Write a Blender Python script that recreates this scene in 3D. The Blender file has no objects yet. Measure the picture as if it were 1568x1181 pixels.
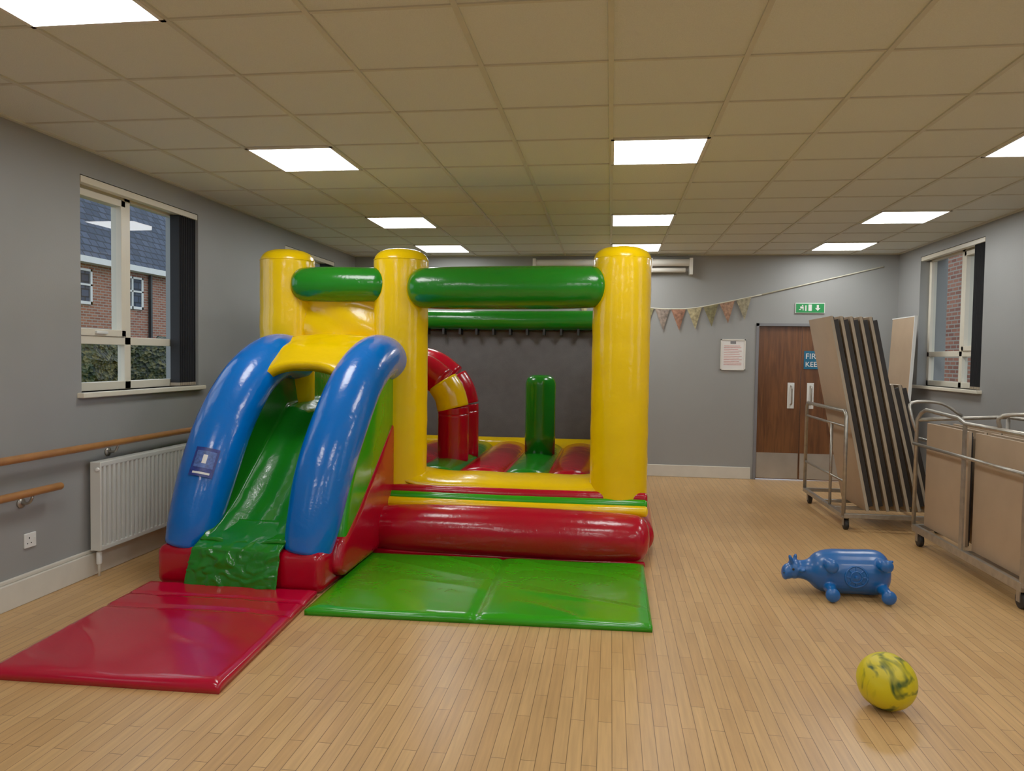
import bpy, bmesh, math, random
from mathutils import Vector, Matrix, noise
random.seed(7)
scene=bpy.context.scene
try:
    scene.view_settings.view_transform='Standard'
    scene.view_settings.look='None'
    scene.view_settings.gamma=1.2
except Exception: pass
V=Vector
# ------------------------------------------------------------ materials
def lin(c):
    return tuple(((x/255)/12.92 if x/255<=.04045 else ((x/255+.055)/1.055)**2.4) for x in c)+(1,)
def new_mat(name):
    m=bpy.data.materials.new(name); m.use_nodes=True
    nt=m.node_tree; b=nt.nodes['Principled BSDF']
    return m,nt,b
def N(nt,t,**k):
    n=nt.nodes.new(t)
    for a,b in k.items():
        if a in n.inputs: n.inputs[a].default_value=b
        else: setattr(n,a,b)
    return n
def ramp(nt,fac,stops,interp='LINEAR'):
    r=nt.nodes.new('ShaderNodeValToRGB'); r.color_ramp.interpolation=interp
    e=r.color_ramp.elements
    while len(e)>1: e.remove(e[-1])
    e[0].position=stops[0][0]; e[0].color=stops[0][1]
    for p,c in stops[1:]:
        x=e.new(p); x.color=c
    nt.links.new(fac,r.inputs[0]); return r
def mat(name,col,rough=.5,metal=0,var=.06,scale=8,bump=0,bscale=60,coat=0,spec=None):
    m,nt,b=new_mat(name)
    c=lin(col)
    tc=N(nt,'ShaderNodeTexCoord')
    n=N(nt,'ShaderNodeTexNoise',Scale=scale,Detail=4.0)
    nt.links.new(tc.outputs['Object'],n.inputs['Vector'])
    lo=tuple(max(0,x*(1-var)) for x in c[:3])+(1,); hi=tuple(min(1,x*(1+var)) for x in c[:3])+(1,)
    r=ramp(nt,n.outputs['Fac'],[(.3,lo),(.7,hi)])
    nt.links.new(r.outputs[0],b.inputs['Base Color'])
    b.inputs['Roughness'].default_value=rough; b.inputs['Metallic'].default_value=metal
    if coat: b.inputs['Coat Weight'].default_value=coat; b.inputs['Coat Roughness'].default_value=.12
    if spec is not None: b.inputs['Specular IOR Level'].default_value=spec
    if bump:
        n2=N(nt,'ShaderNodeTexNoise',Scale=bscale,Detail=3.0)
        nt.links.new(tc.outputs['Object'],n2.inputs['Vector'])
        bp=N(nt,'ShaderNodeBump',Strength=bump,Distance=.01)
        nt.links.new(n2.outputs['Fac'],bp.inputs['Height']); nt.links.new(bp.outputs[0],b.inputs['Normal'])
    return m
def vinyl(name,col,rough=.2,bs=.17,s1=5.0,s2=26.0):
    m,nt,b=new_mat(name); c=lin(col)
    tc=N(nt,'ShaderNodeTexCoord')
    n0=N(nt,'ShaderNodeTexNoise',Scale=3.0,Detail=2.0); nt.links.new(tc.outputs['Object'],n0.inputs['Vector'])
    r=ramp(nt,n0.outputs['Fac'],[(.3,tuple(x*.95 for x in c[:3])+(1,)),(.7,tuple(min(1,x*1.05) for x in c[:3])+(1,))])
    nt.links.new(r.outputs[0],b.inputs['Base Color'])
    b.inputs['Roughness'].default_value=rough
    b.inputs['Specular IOR Level'].default_value=.36
    b.inputs['Coat Weight'].default_value=.22; b.inputs['Coat Roughness'].default_value=.06
    n=N(nt,'ShaderNodeTexNoise',Scale=s1,Detail=2.0,Distortion=.6)
    nt.links.new(tc.outputs['Object'],n.inputs['Vector'])
    n2=N(nt,'ShaderNodeTexNoise',Scale=s2,Detail=2.0,Distortion=1.2)
    nt.links.new(tc.outputs['Object'],n2.inputs['Vector'])
    bp=N(nt,'ShaderNodeBump',Strength=bs,Distance=.03); nt.links.new(n.outputs['Fac'],bp.inputs['Height'])
    bp2=N(nt,'ShaderNodeBump',Strength=bs,Distance=.006); nt.links.new(n2.outputs['Fac'],bp2.inputs['Height'])
    nt.links.new(bp.outputs[0],bp2.inputs['Normal'])
    nt.links.new(bp2.outputs[0],b.inputs['Normal'])
    nt.links.new(bp2.outputs[0],b.inputs['Coat Normal'])
    return m
M={}
M['yellow']=vinyl('vinyl_yellow',(242,194,0))
M['blue']=vinyl('vinyl_blue',(0,98,196))
M['red']=vinyl('vinyl_red',(170,0,26))
M['green']=vinyl('vinyl_green',(20,112,20))
M['lgreen']=vinyl('vinyl_mat_green',(36,146,10),bs=.14,s1=2.5,s2=9)
M['redmat']=vinyl('vinyl_mat_red',(168,0,34),bs=.12,s1=2.5,s2=9)
M['mesh']=mat('castle_mesh_grey',(96,92,92),.8,var=.1,bump=.3,bscale=150)
M['wall']=mat('wall_paint_grey',(142,142,140),.5,var=.03,scale=2,bump=.06,bscale=90)
M['white']=mat('white_paint',(222,218,208),.4,var=.03)
M['skirt']=mat('skirting_cream',(208,202,188),.35,var=.04)
M['upvc']=mat('window_frame_cream',(222,214,194),.3,var=.02)
M['radiator']=mat('radiator_enamel',(208,208,200),.35,var=.02)
M['plastic_w']=mat('white_plastic',(225,225,220),.35,var=.02)
M['steel']=mat('trolley_steel',(165,159,149),.35,metal=.75,var=.15,scale=20)
M['alu']=mat('kick_plate_aluminium',(190,190,188),.35,metal=.8,var=.08,scale=5)
M['tan']=mat('table_laminate_tan',(170,144,116),.45,var=.05,scale=5)
M['tan2']=mat('table_edge_light',(172,156,134),.5,var=.05)
M['dark']=mat('dark_underside',(34,28,25),.6,var=.2)
M['black']=mat('black_rubber',(22,22,22),.6,var=.1)
M['blind']=mat('vertical_blind_black',(20,20,24),.8,var=.1)
M['rail']=mat('handrail_beech',(160,106,56),.35,var=.12,scale=14,coat=.2)
M['signblue']=mat('sign_blue',(0,90,125),.4,var=.02)
M['signgreen']=mat('sign_green',(10,132,62),.4,var=.02)
M['hopper']=mat('hopper_rubber_blue',(0,84,158),.34,var=.06,scale=6,coat=.15)
M['paper']=mat('paper_notice',(228,224,220),.6,var=.02)
M['pink']=mat('paper_print',(205,140,135),.6,var=.2,scale=40)
M['string']=mat('bunting_tape',(205,200,180),.8,var=.05)
M['tframe']=mat('door_frame_grey',(112,112,116),.45,var=.03)
M['grout']=mat('ceiling_grid_metal',(198,196,180),.5,var=.04)
# wood floor
m,nt,b=new_mat('floor_oak_strip')
tc=N(nt,'ShaderNodeTexCoord'); sp=N(nt,'ShaderNodeSeparateXYZ'); cb=N(nt,'ShaderNodeCombineXYZ')
nt.links.new(tc.outputs['Object'],sp.inputs[0]); nt.links.new(sp.outputs['Y'],cb.inputs['X']); nt.links.new(sp.outputs['X'],cb.inputs['Y'])
br=N(nt,'ShaderNodeTexBrick',Scale=1.0); br.offset=.37; br.offset_frequency=2
br.inputs['Mortar Size'].default_value=.0016; br.inputs['Mortar Smooth'].default_value=.2; br.inputs['Bias'].default_value=0
br.inputs['Brick Width'].default_value=.55; br.inputs['Row Height'].default_value=.058
br.inputs['Color1'].default_value=lin((202,158,102)); br.inputs['Color2'].default_value=lin((189,144,90)); br.inputs['Mortar'].default_value=lin((118,84,48))
nt.links.new(cb.outputs[0],br.inputs['Vector'])
mp=N(nt,'ShaderNodeMapping'); mp.inputs['Scale'].default_value=(60,3,1); nt.links.new(tc.outputs['Object'],mp.inputs[0])
gn=N(nt,'ShaderNodeTexNoise',Scale=1.0,Detail=5.0); nt.links.new(mp.outputs[0],gn.inputs['Vector'])
gr=ramp(nt,gn.outputs['Fac'],[(.3,(.84,.84,.84,1)),(.7,(1.08,1.08,1.08,1))])
n3=N(nt,'ShaderNodeTexNoise',Scale=.9,Detail=3.0); nt.links.new(tc.outputs['Object'],n3.inputs['Vector'])
g3=ramp(nt,n3.outputs['Fac'],[(.3,(.88,.87,.85,1)),(.7,(1.06,1.06,1.06,1))])
mx=N(nt,'ShaderNodeMixRGB',blend_type='MULTIPLY'); mx.inputs[0].default_value=1
nt.links.new(br.outputs['Color'],mx.inputs[1]); nt.links.new(gr.outputs[0],mx.inputs[2])
mx2=N(nt,'ShaderNodeMixRGB',blend_type='MULTIPLY'); mx2.inputs[0].default_value=1
nt.links.new(mx.outputs[0],mx2.inputs[1]); nt.links.new(g3.outputs[0],mx2.inputs[2])
nt.links.new(mx2.outputs[0],b.inputs['Base Color'])
rr=ramp(nt,gn.outputs['Fac'],[(0,(.26,.26,.26,1)),(1,(.38,.38,.38,1))]); nt.links.new(rr.outputs[0],b.inputs['Roughness'])
bp=N(nt,'ShaderNodeBump',Strength=.25,Distance=.002); nt.links.new(br.outputs['Fac'],bp.inputs['Height']); bp.invert=True
nt.links.new(bp.outputs[0],b.inputs['Normal'])
M['floor']=m
M['ceil']=mat('ceiling_tile_mineral',(218,221,212),.85,var=.04,scale=140,bump=.5,bscale=220)
def brickmat(name,c1,c2,mo,bw,rh,axis='Y',ms=.012):
    m,nt,b=new_mat(name)
    tc=N(nt,'ShaderNodeTexCoord'); sp=N(nt,'ShaderNodeSeparateXYZ'); cb=N(nt,'ShaderNodeCombineXYZ')
    nt.links.new(tc.outputs['Object'],sp.inputs[0]); nt.links.new(sp.outputs[axis],cb.inputs['X']); nt.links.new(sp.outputs['Z'],cb.inputs['Y'])
    br=N(nt,'ShaderNodeTexBrick',Scale=1.0)
    br.inputs['Mortar Size'].default_value=ms
    br.inputs['Brick Width'].default_value=bw; br.inputs['Row Height'].default_value=rh
    br.inputs['Color1'].default_value=lin(c1); br.inputs['Color2'].default_value=lin(c2); br.inputs['Mortar'].default_value=lin(mo)
    nt.links.new(cb.outputs[0],br.inputs['Vector']); nt.links.new(br.outputs['Color'],b.inputs['Base Color'])
    b.inputs['Roughness'].default_value=.85
    return m
M['brick']=brickmat('house_brick',(166,98,70),(128,68,48),(156,142,126),.225,.075)
M['slate']=brickmat('roof_slate',(66,74,92),(44,52,68),(26,30,40),.3,.2,ms=.02)
m,nt,b=new_mat('hedge_leaves')
tc=N(nt,'ShaderNodeTexCoord'); n=N(nt,'ShaderNodeTexVoronoi',Scale=16.0); nt.links.new(tc.outputs['Object'],n.inputs['Vector'])
r=ramp(nt,n.outputs['Color'],[(.2,lin((26,30,16))),(.5,lin((58,66,30))),(.8,lin((104,96,50)))]); nt.links.new(r.outputs[0],b.inputs['Base Color']); b.inputs['Roughness'].default_value=.7
bp=N(nt,'ShaderNodeBump',Strength=1.0,Distance=.08); nt.links.new(n.outputs['Distance'],bp.inputs['Height']); nt.links.new(bp.outputs[0],b.inputs['Normal'])
M['leaf']=m
M['grass']=mat('grass_ground',(70,86,48),.9,var=.3,scale=3)
m,nt,b=new_mat('door_walnut_veneer')
tc=N(nt,'ShaderNodeTexCoord'); mp=N(nt,'ShaderNodeMapping'); mp.inputs['Scale'].default_value=(14,14,1.2); nt.links.new(tc.outputs['Object'],mp.inputs[0])
n=N(nt,'ShaderNodeTexNoise',Scale=1.5,Detail=6.0,Distortion=1.0); nt.links.new(mp.outputs[0],n.inputs['Vector'])
r=ramp(nt,n.outputs['Fac'],[(.3,lin((80,46,26))),(.7,lin((116,72,40)))]); nt.links.new(r.outputs[0],b.inputs['Base Color']); b.inputs['Roughness'].default_value=.35
M['door']=m
m=bpy.data.materials.new('window_glass'); m.use_nodes=True; nt=m.node_tree; nt.nodes.clear()
o=N(nt,'ShaderNodeOutputMaterial'); t=N(nt,'ShaderNodeBsdfTransparent'); g=N(nt,'ShaderNodeBsdfGlossy'); g.inputs['Roughness'].default_value=.02
mxs=N(nt,'ShaderNodeMixShader'); mxs.inputs[0].default_value=.05
t.inputs[0].default_value=(.9,.94,.96,1)
nt.links.new(t.outputs[0],mxs.inputs[1]); nt.links.new(g.outputs[0],mxs.inputs[2]); nt.links.new(mxs.outputs[0],o.inputs[0])
M['glass']=m
m,nt,b=new_mat('led_panel_emission')
b.inputs['Base Color'].default_value=(.9,.9,.9,1)
b.inputs['Emission Color'].default_value=(.98,1,.98,1); b.inputs['Emission Strength'].default_value=15.0
M['led']=m
m,nt,b=new_mat('ball_marbled_yellow')
tc=N(nt,'ShaderNodeTexCoord'); n=N(nt,'ShaderNodeTexNoise',Scale=5.0,Detail=2.0,Distortion=2.5); nt.links.new(tc.outputs['Object'],n.inputs['Vector'])
r=ramp(nt,n.outputs['Fac'],[(.34,lin((50,74,14))),(.43,lin((150,144,8))),(.49,lin((206,186,0)))]); nt.links.new(r.outputs[0],b.inputs['Base Color'])
b.inputs['Roughness'].default_value=.45
M['ball']=m
fab=[mat('bunting_fabric_%d'%i,c,.85,var=.45,scale=26) for i,c in enumerate([(160,146,108),(112,104,70),(150,112,88),(140,130,104),(140,130,84),(130,114,102),(140,96,74)])]

# ------------------------------------------------------------ helpers
def link(o,parent=None):
    scene.collection.objects.link(o)
    if parent: o.parent=parent
    return o
def group(name):
    e=bpy.data.objects.new(name,None); e.empty_display_size=.1; scene.collection.objects.link(e); return e
def meshobj(name,verts,faces,m,parent=None,smooth=False):
    me=bpy.data.meshes.new(name); me.from_pydata([tuple(v) for v in verts],[],faces); me.update()
    bm=bmesh.new(); bm.from_mesh(me); bmesh.ops.recalc_face_normals(bm,faces=bm.faces); bm.to_mesh(me); bm.free()
    if m: me.materials.append(m)
    if smooth:
        for p in me.polygons: p.use_smooth=True
    return link(bpy.data.objects.new(name,me),parent)
def bevel(o,w,s=3):
    b=o.modifiers.new('bevel','BEVEL'); b.width=w; b.segments=s; b.limit_method='ANGLE'
    if s>2:
        for p in o.data.polygons: p.use_smooth=True
    return o
BF=[(0,1,3,2),(4,6,7,5),(0,4,5,1),(2,3,7,6),(0,2,6,4),(1,5,7,3)]
def boxv(lo,hi): return [V((x,y,z)) for x in (lo[0],hi[0]) for y in (lo[1],hi[1]) for z in (lo[2],hi[2])]
def box(name,lo,hi,m,parent=None,bw=0,bs=2):
    o=meshobj(name,boxv(lo,hi),BF,m,parent)
    if bw: bevel(o,bw,bs)
    return o
def boxes(name,lst,m,parent=None,bw=0):
    vs=[];fs=[]
    for lo,hi in lst:
        k=len(vs); vs+=boxv(lo,hi); fs+=[tuple(i+k for i in f) for f in BF]
    o=meshobj(name,vs,fs,m,parent)
    if bw: bevel(o,bw,2)
    return o
def bars(name,lst,m,parent=None,bw=0):
    vs=[];fs=[]
    for p1,p2,w,h in lst:
        p1=V(p1);p2=V(p2); d=(p2-p1).normalized()
        up=V((0,0,1)) if abs(d.z)<.9 else V((0,1,0))
        s=d.cross(up).normalized(); u=s.cross(d)
        k=len(vs)
        for a in (p1,p2):
            for i in (-1,1):
                for j in (-1,1): vs.append(a+s*w/2*i+u*h/2*j)
        fs+=[tuple(i+k for i in f) for f in BF]
    o=meshobj(name,vs,fs,m,parent)
    if bw: bevel(o,bw,2)
    return o
def catmull(pts,sub):
    if len(pts)<3 or sub<=1: return pts
    P=[pts[0]*2-pts[1]]+pts+[pts[-1]*2-pts[-2]]; out=[]
    for i in range(1,len(P)-2):
        for k in range(sub):
            t=k/sub; a,b,c,d=P[i-1],P[i],P[i+1],P[i+2]
            out.append(.5*((2*b)+(c-a)*t+(2*a-5*b+4*c-d)*t*t+(3*b-a-3*c+d)*t**3))
    out.append(pts[-1]); return out
def sweep(name,pts,rad,m,parent=None,segs=28,sub=6,dome=.6,el=(1,1),ref=(0,0,1),rough=0):
    if isinstance(rad,(int,float)): rad=[rad]*len(pts)
    P=catmull([V(p) for p in pts],sub); R=[x.x for x in catmull([V((r,0,0)) for r in rad],sub)]
    n=len(P); T=[(P[min(i+1,n-1)]-P[max(i-1,0)]).normalized() for i in range(n)]
    rings=[(P[i],T[i],R[i]) for i in range(n)]
    if dome:
        pre=[];post=[]
        for k in (1,2,3,4,5):
            a=k/5*math.pi/2*.97
            pre.insert(0,(P[0]-T[0]*R[0]*dome*math.sin(a),T[0],R[0]*math.cos(a)**.7))
            post.append((P[-1]+T[-1]*R[-1]*dome*math.sin(a),T[-1],R[-1]*math.cos(a)**.7))
        rings=pre+rings+post
    vs=[];fs=[]; side=None
    for c,t,r in rings:
        if side is None:
            s=t.cross(V(ref)); 
            if s.length<.05: s=t.cross(V((1,0,0)))
            side=s.normalized()
        else: side=(side-t*side.dot(t)).normalized()
        u=side.cross(t)
        for k in range(segs):
            a=2*math.pi*k/segs
            vs.append(c+side*math.cos(a)*r*el[0]+u*math.sin(a)*r*el[1])
    nr=len(rings)
    for i in range(nr-1):
        for k in range(segs):
            a=i*segs+k;b2=i*segs+(k+1)%segs
            fs.append((a,b2,b2+segs,a+segs))
    fs.append(tuple(range(segs))[::-1]); fs.append(tuple((nr-1)*segs+k for k in range(segs)))
    return meshobj(name,vs,fs,m,parent,smooth=True)
def rod(name,pts,r,m,parent=None,segs=10,sub=1): return sweep(name,pts,r,m,parent,segs=segs,sub=sub,dome=0)
def lathe(name,prof,center,m,parent=None,segs=40):
    vs=[];fs=[]
    for r,z in prof:
        for k in range(segs):
            a=2*math.pi*k/segs; vs.append(V((center[0]+r*math.cos(a),center[1]+r*math.sin(a),center[2]+z)))
    n=len(prof)
    for i in range(n-1):
        for k in range(segs):
            a=i*segs+k;b2=i*segs+(k+1)%segs; fs.append((a,b2,b2+segs,a+segs))
    fs.append(tuple(range(segs))[::-1]); fs.append(tuple((n-1)*segs+k for k in range(segs)))
    return meshobj(name,vs,fs,m,parent,smooth=True)
def grid(name,fn,nu,nv,m,parent=None,thick=0):
    vs=[fn(i/nu,j/nv) for j in range(nv+1) for i in range(nu+1)]
    fs=[(j*(nu+1)+i,j*(nu+1)+i+1,(j+1)*(nu+1)+i+1,(j+1)*(nu+1)+i) for j in range(nv) for i in range(nu)]
    o=meshobj(name,vs,fs,m,parent,smooth=True)
    if thick:
        s=o.modifiers.new('solid','SOLIDIFY'); s.thickness=thick; s.offset=0
    return o
def prism(name,poly,x0,x1,m,parent=None,bw=.03):
    n=len(poly); vs=[V((x0,y,z)) for y,z in poly]+[V((x1,y,z)) for y,z in poly]
    fs=[tuple(range(n)),tuple(range(2*n-1,n-1,-1))]+[(i,(i+1)%n,(i+1)%n+n,i+n) for i in range(n)]
    o=meshobj(name,vs,fs,m,parent)
    return bevel(o,bw,4)
def interp(tab,x):
    if x<=tab[0][0]: return tab[0][1]
    for (a,b),(c,d) in zip(tab,tab[1:]):
        if x<=c:
            t=(x-a)/(c-a); return b+(d-b)*t
    return tab[-1][1]

# ------------------------------------------------------------ room
XL,XR,YB,YF,H=-3.5,3.58,9.85,-3.2,2.90
box('floor',(XL-.3,YF-.3,-.1),(XR+.3,YB+.3,0),M['floor'])
box('ceiling',(XL-.3,YF-.3,H),(XR+.3,YB+.3,H+.12),M['ceil'])
def wallY(name,xa,xb,ops):
    L=[]
    cur=YF-.3
    for y0,y1,z0,z1 in sorted(ops):
        L.append(((xa,cur,0),(xb,y0,H))); L.append(((xa,y0,0),(xb,y1,z0))); L.append(((xa,y0,z1),(xb,y1,H))); cur=y1
    L.append(((xa,cur,0),(xb,YB+.3,H)))
    return boxes(name,L,M['wall'])
LW=[(4.53,5.95,1.26,2.72),(7.65,9.1,1.26,2.72),(0.9,2.4,1.26,2.72)]
RW=[(7.7,9.2,1.28,2.77),(4.2,5.7,1.28,2.77),(.8,2.3,1.28,2.77)]
wallY('wall_left',XL-.3,XL,LW); wallY('wall_right',XR,XR+.3,RW)
DX0,DX1,DZ=1.87,3.03,2.02
boxes('wall_back',[((XL,YB,0),(DX0,YB+.3,H)),((DX1,YB,0),(XR,YB+.3,H)),((DX0,YB,DZ),(DX1,YB+.3,H))],M['wall'])
box('wall_front',(XL,YF-.3,0),(XR,YF,H),M['wall'])
boxes('baseboard_left',[((XL,YF,0),(XL+.032,YB,.155)),((XL,YF,.155),(XL+.020,YB,.18))],M['skirt'],bw=.006)
boxes('baseboard_right',[((XR-.022,YF,0),(XR,YB,.155))],M['skirt'],bw=.006)
boxes('baseboard_back',[((XL,YB-.022,0),(DX0-.03,YB,.155)),((DX1+.03,YB-.022,0),(XR,YB,.155))],M['skirt'],bw=.006)
L=[]
xs=[ -3.0+.6*i for i in range(11)]; ys=[4.65+.6*i for i in range(-13,9)]
for x in xs: L.append(((x-.012,YF,H-.009),(x+.012,YB,H)))
for y in ys: L.append(((XL,y-.009,H-.006),(XR,y+.009,H)))
L+=[((XL,YF,H-.012),(XL+.03,YB,H)),((XR-.03,YF,H-.012),(XR,YB,H)),((XL,YB-.03,H-.012),(XR,YB,H))]
boxes('trim_ceiling_grid',L,M['grout'])
for y in (-2.55,-.15,2.25,4.65,7.05,8.85):
    for x in (-2.4,0,2.4):
        g=group('ceiling_light')
        box('diffuser',(x+.02,y+.02,H-.012),(x+.58,y+.58,H-.004),M['led'],g)
        boxes('bezel',[((x,y,H-.014),(x+.02,y+.6,H)),((x+.58,y,H-.014),(x+.6,y+.6,H)),((x,y,H-.014),(x+.6,y+.02,H)),((x,y+.58,H-.014),(x+.6,y+.6,H))],M['white'],g)
# windows
def window(n,side,y0,y1,z0,z1,blind=True):
    g=group('window_%d'%n); s=-1 if side=='L' else 1
    xw=XL if side=='L' else XR
    xf=xw+s*.10; xb=xw+s*.16
    X=lambda a,b:(min(a,b),max(a,b))
    a,b=X(xf,xb); L=[]
    def r(yy0,yy1,zz0,zz1,ex=0): L.append(((a-ex,yy0,zz0),(b+ex,yy1,zz1)))
    f=.06; ym=y0+(y1-y0)*.44; zt=z0+.36
    r(y0,y0+f,z0,z1); r(y1-f,y1,z0,z1); r(y0,y1,z0,z0+f); r(y0,y1,z1-f,z1)
    r(ym-.035,ym+.035,z0,z1); r(y0,y1,zt-.03,zt+.03)
    p,q=y0+f,ym-.035
    e=.012; k=.05
    r(p,p+k,zt+.03,z1-f,e); r(q-k,q,zt+.03,z1-f,e); r(p,q,zt+.03,zt+.03+k,e); r(p,q,z1-f-k,z1-f,e)
    boxes('frame',L,M['upvc'],g,bw=.004)
    xm=(xf+xb)/2
    meshobj('glass_pane',[(xm,y0+f,z0+f),(xm,y1-f,z0+f),(xm,y1-f,z1-f),(xm,y0+f,z1-f)],[(0,1,2,3)],M['glass'],g)
    box('latch',(min(xf,xf-s*.03),y0+.25,zt+.045),(max(xf,xf-s*.03),y0+.37,zt+.065),M['plastic_w'],g,bw=.004)
    a,b=X(xw-s*.05,xb)
    box('sill_board',(a,y0-.04,z0-.035),(b,y1+.04,z0),M['upvc'],g,bw=.006)
    a,b=X(xw+s*.0,xw+s*.06)
    box('blind_headrail',(a,y0+.01,z1-.05),(b,y1-.01,z1-.005),M['upvc'],g,bw=.004)
    bl=[];bw=[]
    for k in range(10):
        yy=(y1-.03-k*.026) if side=='L' else (y0+.03+k*.022)
        dx=.04
        bl.append(((xw+s*.05-dx,yy-.002,z0+.02),(xw+s*.05+dx,yy+.002,z1-.05)))
        bw.append(((xw+s*.05-.041,yy-.004,z0+.005),(xw+s*.05+.041,yy+.004,z0+.03)))
    boxes('blind_slats',bl,M['blind'],g)
    boxes('blind_weights',bw,M['tan2'],g)
for i,w in enumerate(LW): window(i+1,'L',*w)
for i,w in enumerate(RW): window(i+4,'R',*w)
# door
g=group('door_1')
mid=2.445
boxes('frame',[((DX0,YB-.015,0),(DX0+.035,YB+.12,DZ)),((DX1-.035,YB-.015,0),(DX1,YB+.12,DZ)),((DX0,YB-.015,DZ-.035),(DX1,YB+.12,DZ))],M['tframe'],g)
for a,b,nm in ((DX0+.037,mid-.002,'leaf_a'),(mid+.002,DX1-.037,'leaf_b')):
    box(nm,(a,YB+.03,.01),(b,YB+.075,DZ-.037),M['door'],g,bw=.003)
    box('kick_plate',(a+.01,YB+.026,.02),(b-.01,YB+.03,.35),M['alu'],g)
for sx in (-1,1):
    cx=mid+sx*.12
    box('pull_plate',(cx-.042,YB+.024,.93),(cx+.042,YB+.03,1.26),M['plastic_w'],g,bw=.004)
    rod('pull_handle',[(cx,YB+.026,.98),(cx,YB-.03,.99),(cx,YB-.035,1.02),(cx,YB-.035,1.18),(cx,YB-.03,1.21),(cx,YB+.026,1.22)],.01,M['steel'],g)
box('fire_sign',(mid+.03,YB+.022,1.44),(mid+.30,YB+.0299,1.67),M['signblue'],g)
def text(name,s,loc,size,m,parent,rot=(math.pi/2,0,0),align='CENTER'):
    c=bpy.data.curves.new(name,'FONT'); c.body=s; c.size=size; c.align_x=align; c.extrude=.0008; c.materials.append(m)
    o=bpy.data.objects.new(name,c); o.location=loc; o.rotation_euler=rot; return link(o,parent)
text('fire_text','FIRE',(mid+.045,YB+.0205,1.57),.10,M['plastic_w'],g,align='LEFT')
text('fire_text2','KEEP',(mid+.045,YB+.0205,1.47),.09,M['plastic_w'],g,align='LEFT')
# exit sign
g=group('exit_sign')
box('panel',(2.34,YB-.02,2.15),(2.70,YB-.001,2.28),M['plastic_w'],g,bw=.003)
box('green_face',(2.348,YB-.023,2.158),(2.692,YB-.0195,2.272),M['signgreen'],g)
yy=YB-.0245
meshobj('arrow',[(2.60,yy,2.255),(2.625,yy,2.255),(2.625,yy,2.215),(2.645,yy,2.215),(2.6125,yy,2.18),(2.58,yy,2.215),(2.60,yy,2.215)],[(0,1,2,6),(3,4,5)],M['plastic_w'],g)
boxes('running_figure',[((2.46,yy,2.18),(2.475,yy+.001,2.25)),((2.40,yy,2.21),(2.44,yy+.001,2.235)),((2.42,yy,2.24),(2.435,yy+.001,2.255)),((2.385,yy,2.19),(2.41,yy+.001,2.2)),((2.43,yy,2.185),(2.44,yy+.001,2.215)),((2.50,yy,2.18),(2.54,yy+.001,2.26))],M['plastic_w'],g)
# notice
g=group('notice_poster')
boxes('frame',[((1.43,YB-.02,1.41),(1.445,YB-.001,1.81)),((1.725,YB-.02,1.41),(1.74,YB-.001,1.81)),((1.43,YB-.02,1.41),(1.74,YB-.001,1.425)),((1.43,YB-.02,1.795),(1.74,YB-.001,1.81))],M['white'],g)
box('paper',(1.445,YB-.012,1.425),(1.725,YB-.002,1.795),M['paper'],g)
L=[((1.47,YB-.0135,1.72-k*.022),(1.70-random.random()*.08,YB-.012,1.727-k*.022)) for k in range(12)]
boxes('print_lines',L,M['pink'],g)
box('print_badge',(1.55,YB-.014,1.75),(1.62,YB-.012,1.785),M['tframe'],g)
g=group('wall_notice')
box('paper',(3.22,YB-.008,1.35),(3.40,YB-.001,1.68),M['paper'],g)
box('header',(3.23,YB-.010,1.58),(3.39,YB-.008,1.66),M['signgreen'],g)
# projector screen
g=group('projector_screen')
sweep('roller_case',[(-.98,YB-.1,2.785),(1.0,YB-.1,2.785)],.045,M['white'],g,segs=16,sub=1,dome=.1)
sweep('weight_bar',[(-.1,YB-.09,2.69),(.95,YB-.09,2.69)],.03,M['white'],g,segs=12,sub=1,dome=.1)
boxes('brackets',[((-1.02,YB-.15,2.68),(-.98,YB-.004,2.84)),((1.0,YB-.15,2.63),(1.04,YB-.004,2.84)),((.5,YB-.14,2.66),(.53,YB-.004,2.84))],M['white'],g)
# bunting
g=group('bunting')
sp=[(-.6,2.42),(-.1,2.30),(.51,2.21),(.8,2.195),(1.08,2.21),(1.466,2.285),(1.92,2.385)]
C=catmull([V((x,YB-.02,z)) for x,z in sp],8)
rod('tape',C,.008,M['string'],g,segs=6)
rod('ribbon',[(1.92,YB-.02,2.385),(2.6,YB-.015,2.55),(3.1,YB-.012,2.67),(3.39,YB-.01,2.74)],.009,M['string'],g,segs=6)
tab=[(p.x,p.z) for p in C]
for k in range(11):
    x=-.35+k*.205
    if x>1.8: x=1.82
    z=interp(tab,x); w=.095
    z0=interp(tab,x-w);z1=interp(tab,x+w)
    meshobj('pennant',[(x-w,YB-.022,z0),(x+w,YB-.022,z1),(x+.015,YB-.035,z-.28),(x,YB-.04,z-.1)],[(0,3,1),(0,2,3),(3,2,1)],fab[k%7],g)
# handrails
def handrail(y0,y1,z):
    g=group('handrail')
    sweep('rail',[(XL+.085,y0,z),(XL+.085,y1,z)],.024,M['rail'],g,segs=16,sub=1,dome=.9)
    y=y1-.22
    while y>y0:
        rod('bracket',[(XL+.012,y,z-.07),(XL+.06,y,z-.065),(XL+.085,y,z-.024)],.009,M['steel'],g,segs=8,sub=3)
        sweep('rose',[(XL+.001,y,z-.07),(XL+.012,y,z-.07)],.03,M['steel'],g,segs=16,sub=1,dome=0)
        y-=1.1
handrail(-1,7.2,.90); handrail(-1,4.22,.685)
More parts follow.
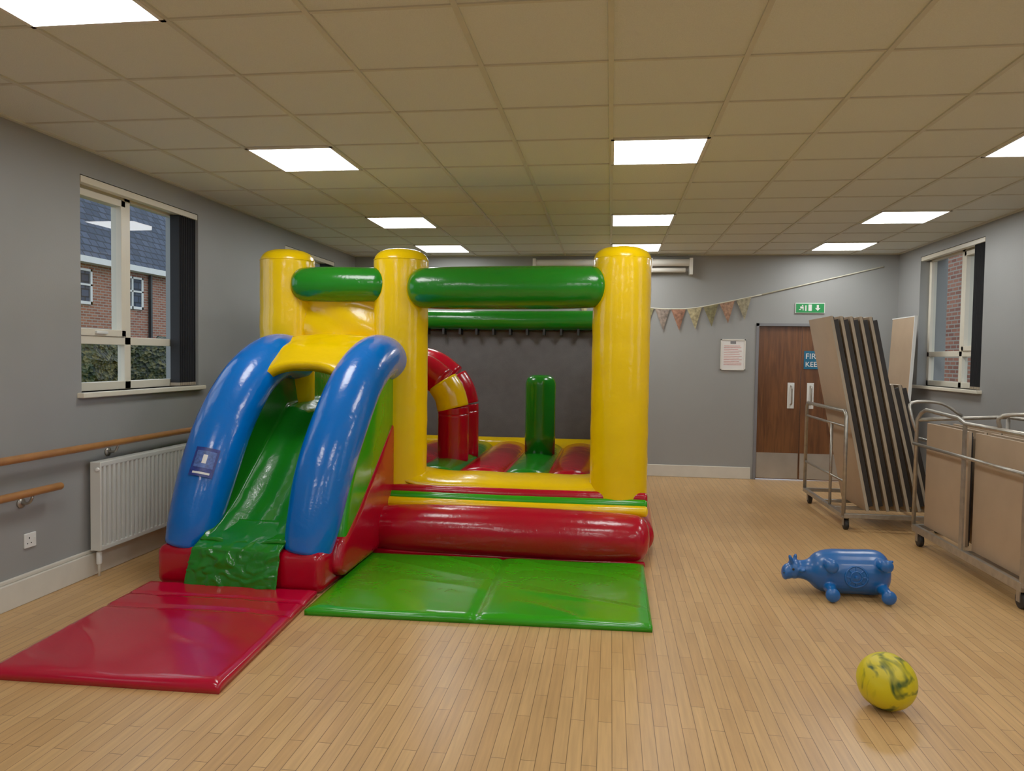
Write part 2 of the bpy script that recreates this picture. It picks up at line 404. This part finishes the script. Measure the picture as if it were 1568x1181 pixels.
# radiator
g=group('radiator')
y0,y1,z0,z1=4.56,5.95,.18,.79; xa,xb=XL+.035,XL+.115
box('back_panel',(xa,y0,z0),(xa+.015,y1,z1),M['radiator'],g)
pts=[]; nn=28; w=(y1-y0-.02)/nn
for k in range(nn):
    y=y0+.01+k*w
    pts+= [(y,xb-.034),(y+w*.28,xb-.034),(y+w*.40,xb-.001),(y+w*.88,xb-.001)]
vs=[]
for y,x in pts: vs+=[V((x,y,z0+.03)),V((x,y,z1-.03))]
fs=[(2*i,2*i+2,2*i+3,2*i+1) for i in range(len(pts)-1)]
meshobj('ribbed_front',vs,fs,M['radiator'],g)
boxes('edges',[((xa,y0-.004,z0),(xb,y0+.012,z1)),((xa,y1-.012,z0),(xb,y1,z1)),((xa,y0,z1-.035),(xb,y1,z1)),((xa,y0,z0),(xb,y1,z0+.035))],M['radiator'],g,bw=.006)
rod('pipe',[(xa+.04,y0+.03,0),(xa+.04,y0+.03,z0+.01)],.009,M['white'],g)
sweep('valve',[(xa+.04,y0+.03,z0-.09),(xa+.04,y0+.03,z0-.02)],.018,M['plastic_w'],g,segs=14,sub=1)
sweep('cap',[(xb-.02,y0-.014,z1-.05),(xb-.02,y0,z1-.05)],.014,M['plastic_w'],g,segs=12,sub=1,dome=.3)
# socket
g=group('wall_socket')
box('plate',(XL,4.02,.33),(XL+.012,4.11,.42),M['plastic_w'],g,bw=.004)
box('rocker',(XL+.012,4.088,.37),(XL+.017,4.10,.39),M['plastic_w'],g)
boxes('pins',[((XL+.0118,4.05,.385),(XL+.0126,4.058,.395)),((XL+.0118,4.035,.355),(XL+.0126,4.043,.362)),((XL+.0118,4.065,.355),(XL+.0126,4.073,.362))],M['black'],g)

# ------------------------------------------------------------ bouncy castle
bc=group('bouncy_castle'); bc.location=(.03,0,0)
def col(name,x,y,zb,zt,r,m):
    pr=[]
    n=26
    for i in range(n+1):
        z=zb+(zt-.11-zb)*i/n
        rr=r*(1+.006*math.sin(i*1.7)+.004*math.sin(i*4.1))
        pr.append((rr,z))
    for k in range(1,9):
        a=k/8*math.pi/2*.97
        pr.append((r*math.cos(a)**.55,zt-.11+.11*math.sin(a)))
    return lathe(name,pr,(x,y,0),m,bc)
CY=6.0
col('column_right',.070,CY-.06,.36,2.42,.228,M['yellow'])
col('column_middle',-1.75,CY,.42,2.42,.226,M['yellow'])
col('column_left',-2.745,CY,.3,2.42,.226,M['yellow'])
col('column_back_right',.085,8.72,.4,2.15,.2,M['yellow'])
col('column_back_left',-2.745,8.72,.4,2.15,.2,M['yellow'])
for x,y in ((.070,CY-.06),(-1.75,CY),(-2.745,CY)):
    rod('seam',[(x+.224*math.cos(a),y+.224*math.sin(a),2.325) for a in [2*math.pi*k/32 for k in range(33)]],.005,M['yellow'],bc,segs=6)
# beams
sweep('beam_front_large',[(-1.50,CY-.13,2.09),(-1.2,CY-.14,2.09),(-.5,CY-.14,2.095),(-.18,CY-.13,2.10)],[.165,.172,.172,.165],M['green'],bc,dome=.9)
sweep('beam_front_small',[(-2.53,CY-.12,2.12),(-2.3,CY-.12,2.12),(-1.93,CY-.1,2.12)],[.14,.145,.14],M['green'],bc,dome=.8)
sweep('beam_back',[(-2.7,8.66,1.98),(-1.4,8.66,1.97),(.05,8.66,1.98)],.115,M['green'],bc,dome=.2)
sweep('beam_side_right',[(.1,6.15,1.98),(.1,7.4,1.97),(.1,8.6,1.98)],.1,M['green'],bc,dome=.2)
sweep('beam_side_left',[(-2.745,6.15,1.98),(-2.745,7.4,1.97),(-2.745,8.6,1.98)],.1,M['green'],bc,dome=.2)
grid('mesh_wall_back',lambda u,v:V((-2.75+2.85*u,8.74+.012*math.sin(u*40)*(1-v)+.02*noise.noise(V((u*6,v*4,1))),.5+1.44*v)),60,14,M['mesh'],bc,.01)
grid('mesh_wall_right',lambda u,v:V((.12+.01*math.sin(u*40),6.15+2.55*u,.5+1.42*v)),40,6,M['mesh'],bc,.01)
grid('mesh_wall_left',lambda u,v:V((-2.76+.01*math.sin(u*40),6.15+2.55*u,.5+1.42*v)),40,6,M['mesh'],bc,.01)
boxes('mesh_ties',[((-2.6+.2*k,8.60,1.80),(-2.575+.2*k,8.73,1.88)) for k in range(13)],M['black'],bc)
# base
box('base_body',(-2.92,5.78,.0),(.27,8.95,.50),M['red'],bc,bw=.09,bs=5)
for k in range(7):
    x=-.33-.405*k
    c=M['red'] if k%2==0 else M['green']
    sweep('floor_baffle',[(x,6.42,.47),(x,7.5,.47),(x,8.5,.47)],.205,c,bc,segs=24,sub=3,dome=.3,el=(1,.45))
sweep('back_border',[(-2.7,8.56,.50),(-1.3,8.56,.50),(.1,8.56,.50)],.10,M['yellow'],bc,dome=.2)
sweep('side_border_right',[(.05,6.2,.5),(.05,8.6,.5)],.11,M['yellow'],bc,sub=1,dome=.2)
def sill(u,v):
    x=-1.72+1.78*u; y=5.80+.62*v
    z=.475+.08*math.sin(math.pi*min(1,max(0,v)))**.6+.004*math.sin(u*22)
    z+=.07*(abs(2*u-1)**7)
    return V((x,y,z))
o=grid('front_sill',sill,40,12,M['yellow'],bc,.02)
def stripe(nm,y,z,r,c,x0=-1.84,x1=.27): sweep(nm,[(x0,y,z),((x0+x1)/2,y-.01,z-.004),(x1,y,z)],r,c,bc,segs=16,dome=.6)
stripe('stripe_red_top',5.79,.455,.045,M['red'])
stripe('stripe_green',5.735,.415,.04,M['lgreen'])
stripe('stripe_yellow',5.675,.375,.042,M['yellow'])
sweep('front_tube',[(-1.82,5.57,.190),(-1.5,5.56,.195),(-.7,5.55,.20),(-.1,5.55,.195),(.18,5.56,.195)],[.165,.188,.196,.192,.178],M['red'],bc,segs=36,dome=.7)
sweep('side_tube_right',[(.20,5.75,.17),(.22,7.0,.17),(.22,8.8,.17)],.15,M['red'],bc,dome=.4)
sweep('skirt_seam',[(-1.90,5.47,.03),(.26,5.45,.03)],.02,M['red'],bc,segs=10,sub=1)
pr=[(.155,.0),(.158,.2),(.155,.5),(.157,.72)]+[(.157*math.cos(k/7*math.pi/2*.97)**.55,.72+.10*math.sin(k/7*math.pi/2)) for k in range(1,8)]
lathe('obstacle_pillar',pr,(-.72,7.6,.54),M['green'],bc)
def arch(y,cx,R,r,zc,yel=True):
    c=lambda a:(cx+R*math.cos(a),y,zc+R*math.sin(a))
    sweep('arch_leg_right',[(cx+R,y,.5),(cx+R,y,.8),(cx+R,y,zc)],r,M['red'],bc,dome=0)
    sweep('arch_leg_left',[(cx-R,y,.5),(cx-R,y,.8),(cx-R,y,zc)],r,M['red'],bc,dome=0)
    ym=M['yellow'] if yel else M['red']
    sweep('arch_curve',[c(a) for a in (0,.06,.12)],r,M['red'],bc,dome=0)
    sweep('arch_yellow',[c(a) for a in (.12,.42,.72)],r*1.03,ym,bc,dome=0)
    sweep('arch_top',[c(a) for a in (.72,1.2,1.6,2.0,2.35)],r,M['red'],bc,dome=0)
    sweep('arch_yellow_l',[c(a) for a in (2.35,2.6,2.9)],r*1.03,ym,bc,dome=0)
    sweep('arch_curve_l',[c(a) for a in (2.9,3.0,math.pi)],r,M['red'],bc,dome=0)
arch(7.05,-1.98,.46,.15,.98)
arch(7.5,-2.0,.5,.15,.98,False)
# ---- slide
LT=[(-2.81,4.62,.25),(-2.785,4.66,.42),(-2.755,4.78,.74),(-2.735,4.98,1.07),(-2.70,5.26,1.36),(-2.66,5.58,1.51),(-2.64,5.95,1.50)]
RT=[(-1.96,4.60,.25),(-1.94,4.64,.42),(-1.915,4.76,.74),(-1.88,4.97,1.07),(-1.85,5.25,1.36),(-1.83,5.58,1.51),(-1.82,5.9,1.50)]
RR=[.155,.175,.192,.195,.19,.185,.18]
sweep('slide_tube_left',LT,RR,M['blue'],bc,segs=36,sub=8,dome=.25,ref=(1,0,0))
sweep('slide_tube_right',RT,RR,M['blue'],bc,segs=36,sub=8,dome=.25,ref=(1,0,0))
box('slide_base_left',(-2.965,4.47,0),(-2.60,5.9,.27),M['red'],bc,bw=.06,bs=5)
box('slide_base_right',(-2.16,4.45,0),(-1.80,5.9,.27),M['red'],bc,bw=.06,bs=5)
box('slide_base_mid',(-2.7,4.50,0),(-2.05,5.9,.25),M['red'],bc,bw=.03,bs=3)
gp=[(4.68,.25),(5.0,.42),(5.55,.78),(5.95,1.05),(5.98,1.45),(5.55,1.42),(5.22,1.22),(4.98,.95),(4.78,.6)]
rp=[(4.60,.12),(4.66,.3),(5.0,.47),(5.55,.86),(5.95,1.12),(6.0,.05),(4.7,.05)]
prism('slide_side_green_right',gp,-1.95,-1.745,M['lgreen'],bc,.05)
prism('slide_side_red_right',rp,-1.96,-1.735,M['red'],bc,.05)
prism('slide_side_green_left',gp,-2.90,-2.72,M['lgreen'],bc,.05)
prism('slide_side_red_left',rp,-2.93,-2.72,M['red'],bc,.05)
bed=[(4.40,.27),(4.6,.315),(4.9,.50),(5.3,.83),(5.65,1.08),(6.05,1.12),(6.6,1.12)]
tz=[(4.52,.30),(4.6,.36),(4.66,.48),(4.78,.76),(4.98,1.05),(5.26,1.33),(5.58,1.48),(6.0,1.5),(6.6,1.5)]
def bedf(u,v):
    y=4.50+2.1*v
    zb=interp(bed,y); zt=interp(tz,y)
    xl=-2.66+.04*v; xr=-2.07+.14*v
    c=u*2-1; s=abs(c)
    if s>.72:
        k=(s-.72)/.28; z=zb+.02+(zt-zb)*k; xx=.86+.14*k
    else:
        xx=s/.72*.86; z=zb+.03*math.sin(s/.72*math.pi*.5)**8+.006*math.cos(c*4.36*2.9)
    x=(xl+xr)/2+math.copysign(xx,c)*(xr-xl)/2
    n=noise.noise(V((x*4,y*4,0)))*.010+.005*max(0,1-abs(noise.noise(V((x*3,y*9,7))))*6)
    return V((x,y,z+n))
grid('slide_bed',bedf,48,60,M['green'],bc,.02)
def flap(u,v):
    x=-2.655+.58*u
    if v<.4: y=4.72-.275*v/.4; z=.405-.115*(v/.4)**.8-.02*(v/.4)**4
    else:
        k=(v-.4)/.6; y=4.445-.04*math.sin(k*math.pi*.5)-.02*k; z=.272-.25*k
    w=.014*noise.noise(V((u*4,v*5,3)))*min(1,v*2)+.007*math.sin(u*14+v*3)*v+.010*max(0,1-abs(noise.noise(V((u*5+v*3,v*5-u*2,9))))*6)*min(1,v*2)
    return V((x-.03*v+(u-.5)*.05*v,y-abs(w)*1.4,z+w*.3*(v>.3)))
grid('slide_apron',flap,54,44,M['green'],bc,.008)
def can(u,v):
    c=2*u-1
    y0=5.24-.10*abs(c)**2.5; y=y0+(5.98-y0)*v
    ct=[(5.0,1.17),(5.1,1.30),(5.26,1.46),(5.45,1.58),(5.7,1.665),(6.0,1.69)]
    z=interp(ct,y)-.03*c*c
    e=1-v
    z-=.06*(abs(c)**3)*(e**2)
    x=-2.27+.42*c+.02*v
    return V((x,y,z+.006*noise.noise(V((x*9,y*9,2)))))
grid('slide_canopy',can,36,24,M['yellow'],bc,.07)
def pan(u,v):
    x=-2.62+.75*u; y=5.93-.05*math.sin(u*math.pi)+.012*math.sin(u*9+v*9)-.02*math.sin(v*6)
    return V((x,y,1.60+.45*v))
grid('slide_header_panel',pan,24,16,M['yellow'],bc,.03)
P=V((-2.756,4.775,.73)); T=(V(LT[3])-V(LT[1])).normalized()
nrm=V((.25,-.85,.1)); nrm=(nrm-T*nrm.dot(T)).normalized(); sd=T.cross(nrm)
def lab(u,v,r=.2,uu=.40,h=.2):
    a=(u-.5)*2*uu; return P+T*(v-.5)*h+(nrm*math.cos(a)+sd*math.sin(a))*r
grid('safety_label',lambda u,v:lab(u,v),10,2,mat('label_navy',(10,36,120),.4,var=.3,scale=60),bc)
grid('safety_label_print',lambda u,v:lab(.15+u*.7,.08+v*.07,.2015),10,2,M['plastic_w'],bc)
grid('safety_label_symbol',lambda u,v:lab(.1+u*.8,.30+v*.58,.2013),8,2,mat('label_mid_blue',(60,90,160),.4,var=.5,scale=50),bc)
grid('safety_label_figure',lambda u,v:lab(.40+u*.18,.45+v*.3,.2018),8,2,M['plastic_w'],bc)

# ------------------------------------------------------------ mats
def crash(corners,h,m,fold,seed,nx=90,ny=60,foldaxis='u'):
    A,B,C,D=[V((*c,0)) for c in corners]
    vs=[];fs=[]
    def P(u,v): return (A*(1-u)+B*u)*(1-v)+(D*(1-u)+C*u)*v
    for j in range(ny+1):
        for i in range(nx+1):
            u=i/nx;v=j/ny; p=P(u,v)
            e=min(u,1-u,v,1-v); k=min(1,e/.035)
            z=h*(.72+.28*math.sin(k*math.pi/2))
            z+=k*(.008*noise.noise(V((p.x*2.0+seed,p.y*2.0,0))))
            rdg=1-abs(noise.noise(V((p.x*1.3+p.y*2.2+seed,(p.y-p.x)*.7,5))))*6
            z+=k*.005*max(0,rdg)
            t=u if foldaxis=='u' else v
            for f in fold: z-=.014*math.exp(-((t-f)/.01)**2)
            vs.append(V((p.x,p.y,z)))
    W=nx+1
    for j in range(ny):
        for i in range(nx): fs.append((j*W+i,j*W+i+1,(j+1)*W+i+1,(j+1)*W+i))
    bd=[i for i in range(W)]+[j*W+nx for j in range(1,ny+1)]+[ny*W+i for i in range(nx-1,-1,-1)]+[j*W for j in range(ny-1,0,-1)]
    k=len(vs)
    for b_ in bd: vs.append(V((vs[b_].x,vs[b_].y,0.001)))
    n=len(bd)
    for i in range(n): fs.append((bd[i],bd[(i+1)%n],k+(i+1)%n,k+i))
    fs.append(tuple(range(k,k+n)))
    return meshobj('crash_mat',vs,fs,m,None,smooth=True)
crash([(-1.74,4.10),(.285,4.17),(.29,5.44),(-1.77,5.38)],.045,M['lgreen'],[.5],3)
crash([(-2.86,3.04),(-1.70,3.07),(-1.80,4.44),(-2.95,4.44)],.05,M['redmat'],[.66,.82],9,foldaxis='v')

# ------------------------------------------------------------ cow hopper toy (lying on its side)
def blob(parts,name,m,vox,parent=None,it=8,extra=None):
    bm=bmesh.new()
    for c,s,R in parts:
        mt=Matrix.Translation(c)@(R if R else Matrix.Identity(4))@Matrix.Diagonal((*s,1))
        bmesh.ops.create_uvsphere(bm,u_segments=28,v_segments=18,radius=1,matrix=mt)
    if extra:
        S=32; rings=[]
        for c,ry,rz in extra:
            rings.append([bm.verts.new((c[0],c[1]+ry*math.cos(2*math.pi*k/S),c[2]+rz*math.sin(2*math.pi*k/S))) for k in range(S)])
        for a,b_ in zip(rings,rings[1:]):
            for k in range(S): bm.faces.new((a[k],a[(k+1)%S],b_[(k+1)%S],b_[k]))
        bm.faces.new(rings[0][::-1]); bm.faces.new(rings[-1])
        bmesh.ops.recalc_face_normals(bm,faces=bm.faces)
    me=bpy.data.meshes.new(name); bm.to_mesh(me); bm.free(); me.materials.append(m)
    o=link(bpy.data.objects.new(name,me),parent)
    r=o.modifiers.new('r','REMESH'); r.mode='VOXEL'; r.voxel_size=vox; r.use_smooth_shade=True
    s=o.modifiers.new('s','SMOOTH'); s.iterations=it; s.factor=.5
    return o
ct=group('inflatable_cow_toy')
def E(x,y,z,a,b,c,R=None): return (V((x,y,z)),(a,b,c),R)
Ry=lambda a:Matrix.Rotation(a,4,'Y')
BY=5.10
prof=[V((x,r,z)) for x,r,z in [(1.235,.056,.150),(1.275,.060,.150),(1.32,.062,.148),(1.36,.078,.146),(1.40,.115,.146),(1.45,.136,.147),(1.51,.144,.149),(1.58,.145,.150),(1.66,.145,.152),(1.73,.147,.153),(1.79,.143,.153),(1.83,.120,.153),(1.853,.08,.153),(1.860,.02,.153)]]
prof=catmull(prof,4)
ext=[((p.x,BY,p.z),max(.01,p.y),max(.01,p.y)) for p in prof]
p=[E(1.265,BY-.005,.152,.046,.066,.066),E(1.225,BY-.012,.136,.040,.052,.052),E(1.205,BY-.018,.128,.024,.050,.048),
    # horn pair and ear
    E(1.235,BY-.04,.222,.014,.014,.036,Ry(-.35)),E(1.275,BY+.02,.222,.013,.013,.028,Ry(.15)),
    E(1.30,BY-.075,.165,.020,.034,.014,Ry(-.4)),
    # four stubby legs pointing away from the belly, towards the room
    E(1.455,BY-.13,.222,.034,.085,.034),E(1.452,BY-.195,.226,.042,.028,.042),
    E(1.46,BY-.13,.070,.036,.100,.036),E(1.456,BY-.215,.050,.046,.030,.046),
    E(1.775,BY-.13,.240,.034,.085,.034),E(1.782,BY-.195,.245,.042,.028,.042),
    E(1.785,BY-.13,.078,.036,.100,.036),E(1.795,BY-.215,.052,.046,.030,.046),
    E(1.875,BY+.02,.215,.03,.014,.014,Ry(-.5))]
blob(p,'body',M['hopper'],.006,ct,4,ext)
zc=.152
def ys_(dz): return BY-math.sqrt(.1455**2-dz*dz)
for R_,rr_ in ((.068,.007),(.036,.006)):
    sweep('belly_emblem',[(1.618+R_*math.cos(a),ys_(R_*math.sin(a)),zc+R_*math.sin(a)) for a in [2*math.pi*k/36 for k in range(37)]],rr_,M['hopper'],ct,segs=8,sub=1,dome=0)
for a in [2*math.pi*k/8 for k in range(8)]:
    p1=(1.618+.042*math.cos(a),ys_(.042*math.sin(a)),zc+.042*math.sin(a)); p2=(1.618+.060*math.cos(a),ys_(.060*math.sin(a)),zc+.060*math.sin(a))
    sweep('belly_emblem_ray',[p1,p2],.005,M['hopper'],ct,segs=8,sub=1,dome=.5)
sweep('inflation_plug',[(1.618,ys_(0)+.004,zc),(1.618,ys_(0)-.012,zc)],.012,M['hopper'],ct,segs=12,sub=1,dome=.2)
blob([E(1.245,BY-.068,.165,.008,.006,.009)],'eye',M['black'],.002,ct,1)
blob([E(1.190,BY-.055,.135,.006,.005,.006)],'nostril',M['black'],.002,ct,1)
# ball
bm=bmesh.new(); bmesh.ops.create_uvsphere(bm,u_segments=64,v_segments=40,radius=.124)
for v in bm.verts:
    n=noise.noise(v.co*16)
    v.co*=1-.05*max(0,n-.15)
me=bpy.data.meshes.new('play_ball'); bm.to_mesh(me); bm.free(); me.materials.append(M['ball'])
for q in me.polygons: q.use_smooth=True
o=link(bpy.data.objects.new('play_ball',me)); o.location=(1.265,3.42,.124)

# ------------------------------------------------------------ table trolley & tables
def caster(x,y,g,r=.05):
    sweep('caster_wheel',[(x-.014,y,r),(x+.014,y,r)],r,M['black'],g,segs=20,sub=1,dome=.15)
    sweep('caster_hub',[(x-.018,y,r),(x+.018,y,r)],r*.45,M['steel'],g,segs=14,sub=1,dome=.1)
    boxes('caster_fork',[((x-.028,y-.02,r-.01),(x-.022,y+.02,r*2+.02)),((x+.022,y-.02,r-.01),(x+.028,y+.02,r*2+.02)),((x-.035,y-.035,r*2+.01),(x+.035,y+.035,r*2+.02))],M['steel'],g)
g=group('table_trolley')
x0,x1,ya,yb=2.15,3.02,7.02,8.38; zb=.14
bars('base_frame',[((x0,ya,zb),(x0,yb,zb),.04,.04),((x1,ya,zb),(x1,yb,zb),.04,.04),((x0,ya,zb),(x1,ya,zb),.04,.04),((x0,yb,zb),(x1,yb,zb),.04,.04),((x0,7.4,zb),(x1,7.4,zb),.04,.03),((x0,7.75,zb),(x1,7.75,zb),.04,.03)],M['steel'],g,bw=.004)
rod('side_frame',[(x0,ya,zb),(x0,ya,1.05),(x0,ya+.04,1.09),(x0,yb-.04,1.09),(x0,yb,1.05),(x0,yb,zb)],.018,M['steel'],g,segs=12)
rod('side_frame_inner',[(x0,7.45,zb),(x0,7.45,.95)],.014,M['steel'],g)
rod('mid_rail',[(x0,ya,.95),(x0,yb,.95)],.012,M['steel'],g)
rod('low_rail',[(x0,ya,.45),(x0,yb,.45)],.012,M['steel'],g)
rod('end_frame',[(x1,ya,zb),(x1,ya,.8),(x1,yb,.8),(x1,yb,zb)],.018,M['steel'],g,segs=12)
for x in (x0+.04,x1-.04):
    for y in (ya+.06,yb-.06): caster(x,y,g)
def ftable(xb,xt,yy0,yy1,zbot,L,name='folding_table'):
    g=group(name)
    ang=math.asin((xb-xt)/L)
    R=Matrix.Translation((xb,0,zbot))@Matrix.Rotation(-ang,4,'Y')
    def pc(nm,lo,hi,m,bw=0):
        vs=[R@v for v in boxv(lo,hi)]; o=meshobj(nm,vs,BF,m,g)
        if bw: bevel(o,bw,3)
    pc('top_board',(0,yy0,0),(.022,yy1,L),M['tan'],.003)
    pc('edge_strip',(-.001,yy0-.003,.0),(.024,yy0,L),M['tan2'])
    pc('underside',(.024,yy0+.004,.01),(.032,yy1-.004,L-.01),M['dark'])
    pc('apron_frame_front',(.032,yy0+.004,.04),(.066,yy0+.03,L-.04),M['dark'])
    pc('apron_frame_back',(.032,yy1-.07,.08),(.056,yy1-.05,L-.08),M['dark'])
    pc('folded_leg_low',(.032,yy0+.1,.15),(.054,yy1-.1,.19),M['dark'])
    pc('folded_leg_high',(.032,yy0+.1,L-.19),(.054,yy1-.1,L-.15),M['dark'])
for i in range(5):
    ftable(2.38+.092*i,2.01+.088*i,7.12+.01*i,7.86+.01*i,.165,1.83)
for i in range(2):
    ftable(2.86+.08*i,2.58+.08*i,7.2+.03*i,7.86+.03*i,.165,1.2)
# second trolley
g=group('table_trolley')
x0,x1,ya,yb=2.59,3.30,4.92,6.6; zb=.15
bars('base_frame',[((x0,ya,zb),(x0,yb,zb),.03,.06),((x1,ya,zb),(x1,yb,zb),.03,.06),((x0,ya,zb),(x1,ya,zb),.03,.05),((x0,yb,zb),(x1,yb,zb),.03,.05),((x0,5.75,zb),(x1,5.75,zb),.04,.03)],M['steel'],g,bw=.004)
bars('flat_posts',[((x0-.005,5.74,zb),(x0-.005,5.74,1.10),.012,.05),((x0-.005,ya,zb),(x0-.005,ya,1.12),.012,.05)],M['steel'],g)
rod('side_frame',[(x0,yb,zb),(x0,yb,1.06),(x0+.02,yb-.03,1.12),(x0+.03,yb-.1,1.15),(x0+.02,5.9,1.13),(x0,5.74,1.10),(x0,ya,1.10)],.016,M['steel'],g,segs=12)
rod('mid_rail',[(x0-.02,yb,.86),(x0-.02,ya,.86)],.013,M['steel'],g)
rod('top_rail_far',[(x0,yb,1.06),(x1,yb,1.10),(x1,ya,1.10),(x0,ya,1.12)],.016,M['steel'],g,segs=12)
rod('post_far',[(x1,yb,zb),(x1,yb,1.1)],.016,M['steel'],g)
rod('post_near',[(x1,ya,zb),(x1,ya,1.1)],.016,M['steel'],g)
rod('loop_handle',[(x0+.05,ya+.45,1.10),(x0+.05,ya+.42,1.19),(x0+.3,ya+.3,1.21),(x0+.5,ya+.3,1.19),(x0+.52,ya+.3,1.10)],.014,M['steel'],g,sub=4)
rod('loop_handle_far',[(x0,yb,.95),(x0-.04,yb+.02,1.1),(x0-.02,yb+.06,1.2),(x0+.2,yb+.03,1.2),(x0+.35,yb,1.10)],.014,M['steel'],g,sub=4)
for x in (x0+.03,x1-.03):
    for y in (ya+.06,yb-.06): caster(x,y,g,.055)
for i in range(5):
    xx=x0+.05+i*.1
    for (a,b) in ((4.97,5.70),(5.80,6.52)):
        gg=group('folding_table')
        box('top_board',(xx,a,.182),(xx+.022,b,1.04),M['tan'],gg,bw=.003,bs=3)
        box('underside',(xx+.022,a+.004,.19),(xx+.030,b-.004,1.03),M['dark'],gg)
        boxes('under_frame',[((xx+.03,a+.05,.22),(xx+.055,a+.07,1.0)),((xx+.03,b-.07,.22),(xx+.055,b-.05,1.0)),((xx+.03,a+.07,.4),(xx+.055,b-.07,.44))],M['dark'],gg)
# leaning board at right wall
g=group('leaning_display_board')
ya,yb=8.85,9.5
vs=[V((3.30,ya,0)),V((3.33,ya,0)),V((3.30,yb,0)),V((3.33,yb,0)),V((3.40,ya,2.06)),V((3.43,ya,2.06)),V((3.40,yb,2.06)),V((3.43,yb,2.06))]
fs=[(0,1,3,2),(4,6,7,5),(0,4,5,1),(2,3,7,6),(0,2,6,4),(1,5,7,3)]
meshobj('board',vs,fs,M['tan'],g)
bars('edge_trim',[((3.315,ya-.005,0),(3.415,ya-.005,2.06),.032,.012),((3.415,ya-.01,2.063),(3.415,yb+.01,2.063),.034,.012)],M['plastic_w'],g)

# ------------------------------------------------------------ outside
box('ground_outside',(-40,-20,-.3),(40,50,-.12),M['grass'])
g=group('brick_house')
hx=-14
box('brick_wall',(hx-6,8,-.12),(hx,40,4.05),M['brick'],g)
meshobj('roof',[(hx+.35,7.7,3.95),(hx+.35,40,3.95),(hx-3,40,8.6),(hx-3,7.7,8.6),(hx-6.3,7.7,3.95),(hx-6.3,40,3.95)],[(0,1,2,3),(3,2,5,4)],M['slate'],g)
box('fascia',(hx,7.7,3.88),(hx+.36,40,4.04),M['white'],g)
for y in (17.4,19.6,23.5,27):
    box('window_pane',(hx+.01,y,2.8),(hx+.03,y+1.0,3.75),M['slate'],g)
    boxes('window_frame',[((hx+.02,y,2.8),(hx+.06,y+.07,3.75)),((hx+.02,y+.93,2.8),(hx+.06,y+1,3.75)),((hx+.02,y+.47,2.8),(hx+.06,y+.53,3.75)),((hx+.02,y,2.8),(hx+.06,y+1,2.88)),((hx+.02,y,3.69),(hx+.06,y+1,3.75)),((hx+.02,y,3.3),(hx+.06,y+1,3.35))],M['white'],g)
boxes('rainwater_pipe',[((hx+.02,20.9,0),(hx+.1,20.98,4.0))],M['black'],g)
def hedge(x0,x1,y0,y1,h):
    bm=bmesh.new(); bmesh.ops.create_cube(bm,size=1); bmesh.ops.subdivide_edges(bm,edges=bm.edges,cuts=70,use_grid_fill=True)
    for v in bm.verts:
        c=V(((v.co.x+.5)*(x1-x0)+x0,(v.co.y+.5)*(y1-y0)+y0,(v.co.z+.5)*(h+.12)-.12))
        d=noise.noise_vector(c*1.6)*.2+noise.noise_vector(c*5)*.14+noise.noise_vector(c*14)*.07
        if v.co.z>-.45: c+=d
        v.co=c
    me=bpy.data.meshes.new('garden_hedge'); bm.to_mesh(me); bm.free(); me.materials.append(M['leaf'])
    link(bpy.data.objects.new('garden_hedge',me))
hedge(-10,-9,6,20,1.75)
g=group('brick_outbuilding')
box('brick_wall',(6.2,5,-.12),(9,24,4.2),M['brick'],g)
box('flat_roof',(6.0,4.8,4.2),(9.2,24.2,4.35),M['white'],g)
# ------------------------------------------------------------ world
w=bpy.data.worlds.new('overcast_sky'); scene.world=w; w.use_nodes=True
bg=w.node_tree.nodes['Background']; bg.inputs[0].default_value=(.74,.86,1,1); bg.inputs[1].default_value=1.4
# camera
cam=bpy.data.cameras.new('camera'); cam.sensor_width=36; cam.lens=1130*36/1568
co=bpy.data.objects.new('camera',cam); scene.collection.objects.link(co)
R=Matrix.Rotation(.1328,4,'Z')@Matrix.Rotation(math.pi/2-.0385,4,'X')@Matrix.Rotation(.014,4,'Z')
co.matrix_world=Matrix.Translation((.025,0,1.54))@R
scene.camera=co
